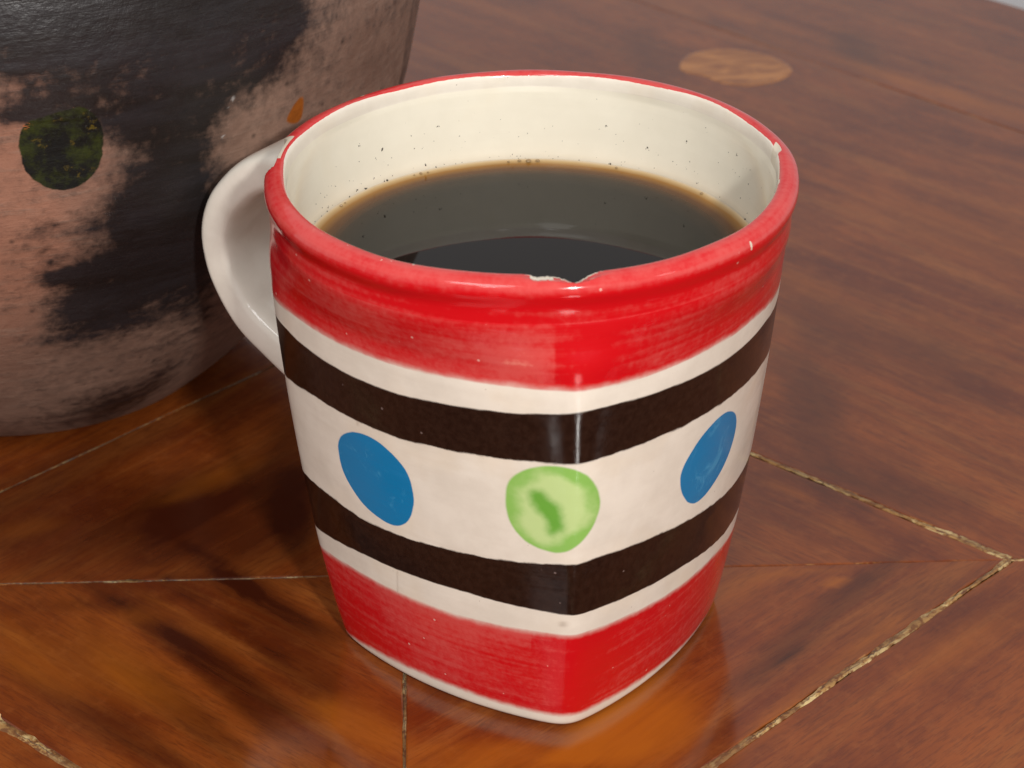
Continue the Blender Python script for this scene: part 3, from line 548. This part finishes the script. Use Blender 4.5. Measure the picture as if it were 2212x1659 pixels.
for i in range(L):
    cen=hc[i]+nrm[i]*thk[i]*.5
    for j in range(mc):
        a=2*math.pi*j/mc; ca,sa=math.cos(a),math.sin(a); a+=.35*math.sin(4*a)/2; ca,sa=math.cos(a),math.sin(a); e=2/4.5
        x=abs(ca)**e*(1 if ca>0 else -1)*wid[i]/2; y=abs(sa)**e*(1 if sa>0 else -1)*thk[i]/2
        y*= (1+.10*(abs(x)/(wid[i]/2))**2)
        p=cen-nrm[i]*y; Vh.append(er*p[0]+et*x+np.array([0,0,p[1]]))
hd=mesh_ob('handle',Vh,grid_faces(L,mc)+[tuple(reversed(range(mc))),tuple(range((L-1)*mc,L*mc))],None,mug)
t=NT('handle_glaze'); ob=t.obj(); cl=t.noise(ob,110,4,.6)
hcx=t.mix(t.ramp(cl,.3,.7),(.80,.74,.64),(.88,.82,.72))
hcx=t.mix(t.math('MULTIPLY',t.at('brown_spot'),t.ramp(t.noise(ob,150,4,.6,.8),.3,.65)),hcx,(.30,.22,.16))
hd.data.materials.append(t.out(hcx,.07,t.bump(t.noise(ob,100,3),.2,.0008),.5,1.5))
Vh=np.array(Vh); smd=np.zeros(len(Vh))
for (c,s1,am) in [((-4.3,2.9,7.1),.5,.6),((-4.6,2.7,5.9),.25,.5),((-4.6,2.5,5.3),.2,.45)]: smd+=am*np.exp(-(((Vh-np.array(c))**2).sum(1))/s1**2)  # darker brown spots on the inner face of the strap
attr(hd,'brown_spot',smd)

# ================================================================== COFFEE
ZC=7.15; RC=3.80
nr=60; rs=np.r_[.001,np.linspace(.3,3.2,14),np.linspace(3.25,RC,40)]; mm=256; tt=np.linspace(0,2*np.pi,mm,endpoint=False)
Vc=[];dd=[]
for r in rs:
    z=ZC+.055*math.exp(-(RC-r)/.07)
    for a in tt: Vc.append((r*math.cos(a),r*math.sin(a),z)); dd.append(RC-r)
t=NT('black_coffee'); ob=t.obj()
d=t.math('ADD',t.at('depth'),t.math('MULTIPLY',t.math('SUBTRACT',t.noise(ob,90,3),.5),.05))
cr=t.n('ShaderNodeValToRGB'); t.l(t.math('MULTIPLY',d,1/.9),cr.inputs[0]); e=cr.color_ramp.elements
e[0].position=0; e[0].color=(.58,.48,.34,1); e[1].position=1; e[1].color=(.0035,.0025,.002,1)
for p,c in ((.05,(.48,.33,.16)),(.15,(.27,.125,.025)),(.33,(.10,.036,.007)),(.62,(.018,.009,.004))):
    x=e.new(p); x.color=c+(1,)
film=t.ramp(t.noise(t.vmul(ob,(25,60,25)),1.0,5,.7,1.2),.62,.74,0,.010)
cc=t.mix(film,cr.outputs[0],(.6,.6,.55))
CM=t.out(cc,.03,None,.5,1.31)
coffee=mesh_ob('coffee',Vc,grid_faces(len(rs),mm)+[tuple(range(mm))],CM,None)
attr(coffee,'depth',dd); coffee['label']='black coffee filling the mug to just below its rim, amber at the edge'; coffee['category']='coffee'
# coffee grounds stuck to the inner wall
GR=[(131.8, 7.79, 5), (119.0, 7.39, 4.5), (116.0, 7.31, 4), (131.2, 7.31, 6), (132.1, 7.31, 4), (135.4, 7.44, 3), (141.8, 7.36, 4.5), (138.7, 7.31, 5), (145.0, 7.31, 4), (154.7, 7.36, 3), (155.3, 7.31, 3.5), (158.4, 7.31, 2.5), (164.1, 7.31, 3.5), (139.4, 8.01, 3), (114.8, 7.95, 3), (130.4, 7.48, 2.5), (69.8, 7.9, 3.5), (57.7, 7.64, 4.5), (45.8, 7.96, 3.5), (72.6, 8.36, 2.5), (68.1, 7.31, 5), (41.0, 7.39, 3), (26.9, 8.14, 3), (30.4, 8.1, 2), (19.5, 8.07, 2.5), (33.9, 7.83, 2.5), (19.4, 7.82, 2.5), (18.4, 7.31, 5), (-4.9, 8.46, 2.5), (67.0, 7.77, 2), (86.2, 7.76, 2), (108.6, 7.32, 2), (93.2, 7.31, 2), (76.8, 7.31, 2.5)]
r=np.random.RandomState(9); bm=bmesh.new()
for i in range(95): GR.append((r.uniform(5,165),7.3+abs(r.randn())*.32,r.uniform(1.1,2.6)))
for (a,z,s) in GR:
    for k in range(1 if s<3 else 3):
        az=rad(a+(0 if k==0 else r.uniform(-.45,.45))); z2=min(z-.10*(z<7.45)+(0 if k==0 else r.uniform(-.035,.035)),8.4); rr_=(s/130*.5)*(1 if k==0 else .6)
        R_=3.93-.094*(8.53-z2)
        mt=Matrix.Translation((R_*math.cos(az)*S,R_*math.sin(az)*S,z2*S))@Matrix.Rotation(r.rand()*6,4,'Z')@Matrix.Diagonal((rr_*S*r.uniform(.7,1.1),rr_*S*r.uniform(.7,1.1),rr_*S*r.uniform(.8,1.3),1))
        bmesh.ops.create_icosphere(bm,subdivisions=1,radius=1,matrix=mt)
me=bpy.data.meshes.new('coffee_grounds'); bm.to_mesh(me); bm.free(); me.materials.append(plain('ground_coffee',(.02,.012,.008),.6))
go=bpy.data.objects.new('coffee_grounds',me); COL.objects.link(go); go['kind']='stuff'; go['label']='dark specks of coffee grounds stuck inside the mug above the coffee'; go['category']='coffee grounds'

bt=NT('coffee_bubble'); BUB=bt.out((.30,.20,.10),.05)
r=np.random.RandomState(2)
for (a,dr,q) in [(93,.05,.035),(90.5,.06,.05),(88,.05,.04),(96,.07,.025),(121,.05,.03),(119,.07,.02),(123,.05,.018),(66,.06,.025),(38,.05,.03),(150,.06,.03),(148,.05,.02)]:
    V=[];n1_,n2_=6,14; R_=RC-dr
    for i in range(n1_):
        e=math.pi/2*i/(n1_-1)
        for j in range(n2_):
            g=2*math.pi*j/n2_; V.append((q*math.cos(e)*math.cos(g)*1.0+1e-5,q*math.cos(e)*math.sin(g),q*.7*math.sin(e)))
    az=rad(a); mesh_ob('bubble',V,grid_faces(n1_,n2_),BUB,coffee,True,(R_*math.cos(az),R_*math.sin(az),ZC+.035))
